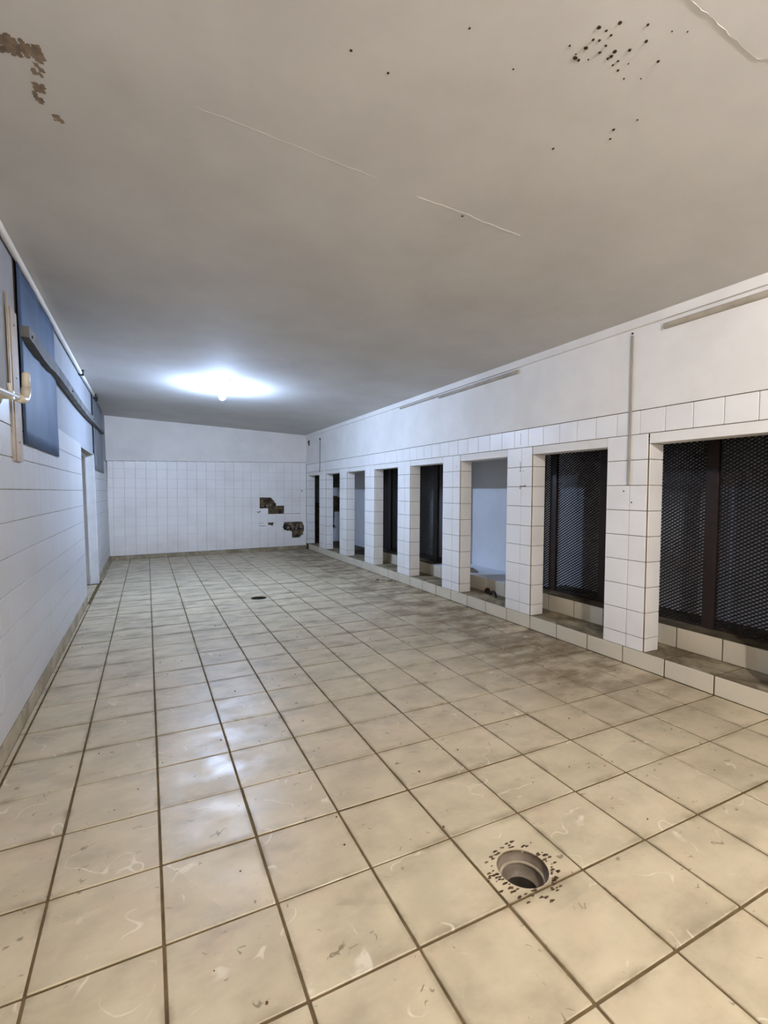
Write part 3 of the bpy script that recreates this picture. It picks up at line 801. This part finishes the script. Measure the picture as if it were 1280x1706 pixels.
# ------------------------------------------------------------------ lamps
def lamp(x, y, label, mat):
    zc = ceil_z(x)
    root = empty('ceiling_lamp', x, y, zc-.52); tag(root, label, 'lamp')
    local(MB().lathe([(.001, zc+.01), (.13, zc+.01), (.13, zc-.03), (.10, zc-.05), (.001, zc-.05)], x, y, 24).build('ceiling_rose', 'lamp_white', None, True), root)
    local(MB().lathe([(.055, zc-.04), (.06, zc-.07), (.062, zc-.20), (.05, zc-.23), (.001, zc-.23)], x, y, 24).build('lamp_holder', 'lamp_white', None, True), root)
    local(MB().lathe([(.12, zc-.39), (.12, zc-.42), (.10, zc-.48), (.06, zc-.515), (.001, zc-.525)], x, y, 14).build('bulb', mat, None, True), root)
    local(MB().lathe([(.05, zc-.22), (.075, zc-.28), (.112, zc-.35), (.12, zc-.391)], x, y, 14).build('bulb_collar', mat+'_collar', None, True), root)
    return root
lamp(3.62, 15.4, 'lit cold white bulb hanging just under the ceiling', 'led_far')
lamp(4.6, -6.2, 'lit warm white bulb under the ceiling at the near end of the room', 'led_near')
h = empty('ceiling_hook', 3.68, 14.0, ceil_z(3.68)-.12); tag(h, 'tiny dark hook on the ceiling just in front of the lit lamp', 'hook')
zc = ceil_z(3.68)
local(MB().tube([(3.68, 14.0, zc), (3.68, 14.0, zc-.07), (3.70, 14.0, zc-.10), (3.73, 14.0, zc-.09), (3.735, 14.0, zc-.07)], .012, 8).build('hook_wire', 'dark_steel', None, True), h)
local(MB().lathe([(.001, zc), (.04, zc), (.04, zc-.012), (.001, zc-.014)], 3.68, 14.0, 16).build('hook_plate', 'dark_steel'), h)

# ------------------------------------------------------------------ small things on the step and floor
def small_things():
    x, y, z = 11.72, 9.06, .388
    r = empty('plastic_pot', x, y, z); tag(r, 'small red plastic pot tipped over on the step in the unscreened bay', 'pot')
    m = MB()
    ax = Vector((-.55, -.55, .45)).normalized(); c0 = Vector((x, y, z+.085))
    m.tube([c0-ax*.09, c0+ax*.10], [.07, .10], 16, False); m.tube([c0-ax*.09, c0-ax*.085], [.07, .07], 16)
    local(m.build('pot_wall', 'red_plastic', None, True), r)
    m = MB(); m.tube([c0+ax*.095, c0+ax*.12], [.112, .112], 16, False); m.tube([c0+ax*.02, c0+ax*.03], .09, 16)
    local(m.build('pot_rim', 'black_rubber_and_shade', None, True), r)
    x, y = 11.62, 8.62
    r = empty('hose_piece', x, y, z); tag(r, 'bent black piece of hose on the step next to the red pot', 'hose')
    pts = [(x-.02, y+.16, z+.025), (x, y+.13, z+.12), (x, y+.05, z+.175), (x, y-.05, z+.17), (x, y-.12, z+.10), (x-.02, y-.15, z+.03)]
    local(MB().tube(pts, .032, 10).build('hose_bend', 'black_rubber_and_shade', None, True), r)
    local(MB().tube([pts[-1], (x-.03, y-.17, z+.02)], .040, 10).build('hose_ferrule', 'dark_steel', None, True), r)
    r = empty('rubble_lump', 12.25, 10.72, .87); tag(r, 'jagged grey lump of rubble lying on the ledge of the unscreened bay', 'rubble')
    m = MB()
    for k in range(14):
        f = k/13; c0 = Vector((12.15+.22*f, 10.95-.42*f, .87)); q = .05+.05*math.sin(math.pi*f)*random.uniform(.6, 1.3)
        m.tube([c0, c0+Vector((random.gauss(0, .02), random.gauss(0, .02), q*1.6))], [q, q*.35], 7)
    local(m.build('lump', 'concrete_dark'), r)
    # leaves and crumbs in front of the step
    spots = [(10.25, 15.05, .16, .7), (10.42, 14.82, .12, 2.0), (10.62, 14.50, .15, .2), (10.72, 14.28, .11, 1.2)]
    lab = ['brown dead leaf, first of those lying by the step at the dark openings', 'small curled brown leaf between two others by the step',
           'broad brown leaf close against the step by the dark openings', 'narrow brown leaf lying at the foot of the step']
    for (lx, ly, s, a), l in zip(spots, lab):
        r = empty('dead_leaf', lx, ly, 0.0); tag(r, l, 'leaf', 'dead leaves by the step')
        n = 8; vs = []
        for i in range(n+1):
            f = i/n; w = s*.45*math.sin(math.pi*f)**.8; u = (f-.5)*2*s
            for k in (-1, 0, 1):
                px, py = u, k*w
                vs.append((lx+px*math.cos(a)-py*math.sin(a), ly+px*math.sin(a)+py*math.cos(a), .006+.05*s*2*abs(k)*math.sin(math.pi*f)+.10*s*(2*f-1)**2))
        fs = [(3*i+k, 3*i+3+k, 3*i+4+k, 3*i+1+k) for i in range(n) for k in (0, 1)]
        k0 = len(vs); vs += [(p, q, w_-.004) for p, q, w_ in vs]; fs += [tuple(k0+i for i in f[::-1]) for f in fs]
        local(MB().add(vs, fs).build('leaf_blade', 'dead_leaf', None, True), r)
        local(MB().tube([(lx-s*math.cos(a), ly-s*math.sin(a), .006+.1*s), (lx-1.3*s*math.cos(a), ly-1.3*s*math.sin(a), .012)], .006, 6).build('leaf_stalk', 'dead_leaf'), r)
    # grit
    g = MB()
    for k in range(420):
        if random.random() < .5: gx, gy = random.uniform(7, 10.85), random.uniform(2, 24)
        else: gx, gy = random.uniform(-.9, 10.8), random.uniform(-3, 24)
        q = random.uniform(.005, .016)
        g.prism([(gx+q*random.uniform(.6, 1.3)*math.cos(i*1.2566), gy+q*random.uniform(.6, 1.3)*math.sin(i*1.2566)) for i in range(5)], -.002, q*.6)
    tag(g.build('floor_grit', 'brown_dirt'), 'loose grit and crumbs scattered over the floor tiles', 'grit', kind='stuff')
    # hoses and a tap in the store beyond the last openings
    r = empty('store_pipe', 12.9, 28.6, 2.2); tag(r, 'grubby pipe with a valve on the end wall seen through a far opening', 'pipe')
    local(MB().tube([(12.4, 28.56, 3.6), (12.75, 28.56, 3.65), (13.4, 28.56, 3.62)], .06, 10).build('pipe_run', 'rail_grey', None, True), r)
    local(MB().tube([(13.1, 28.56, 3.6), (13.1, 28.55, 2.2), (13.0, 28.5, 1.5)], .05, 10).build('pipe_drop', 'rail_grey', None, True), r)
    local(MB().tube([(12.85, 28.5, 1.5), (13.15, 28.5, 1.5)], .09, 10).build('valve', 'dark_steel', None, True), r)
small_things()
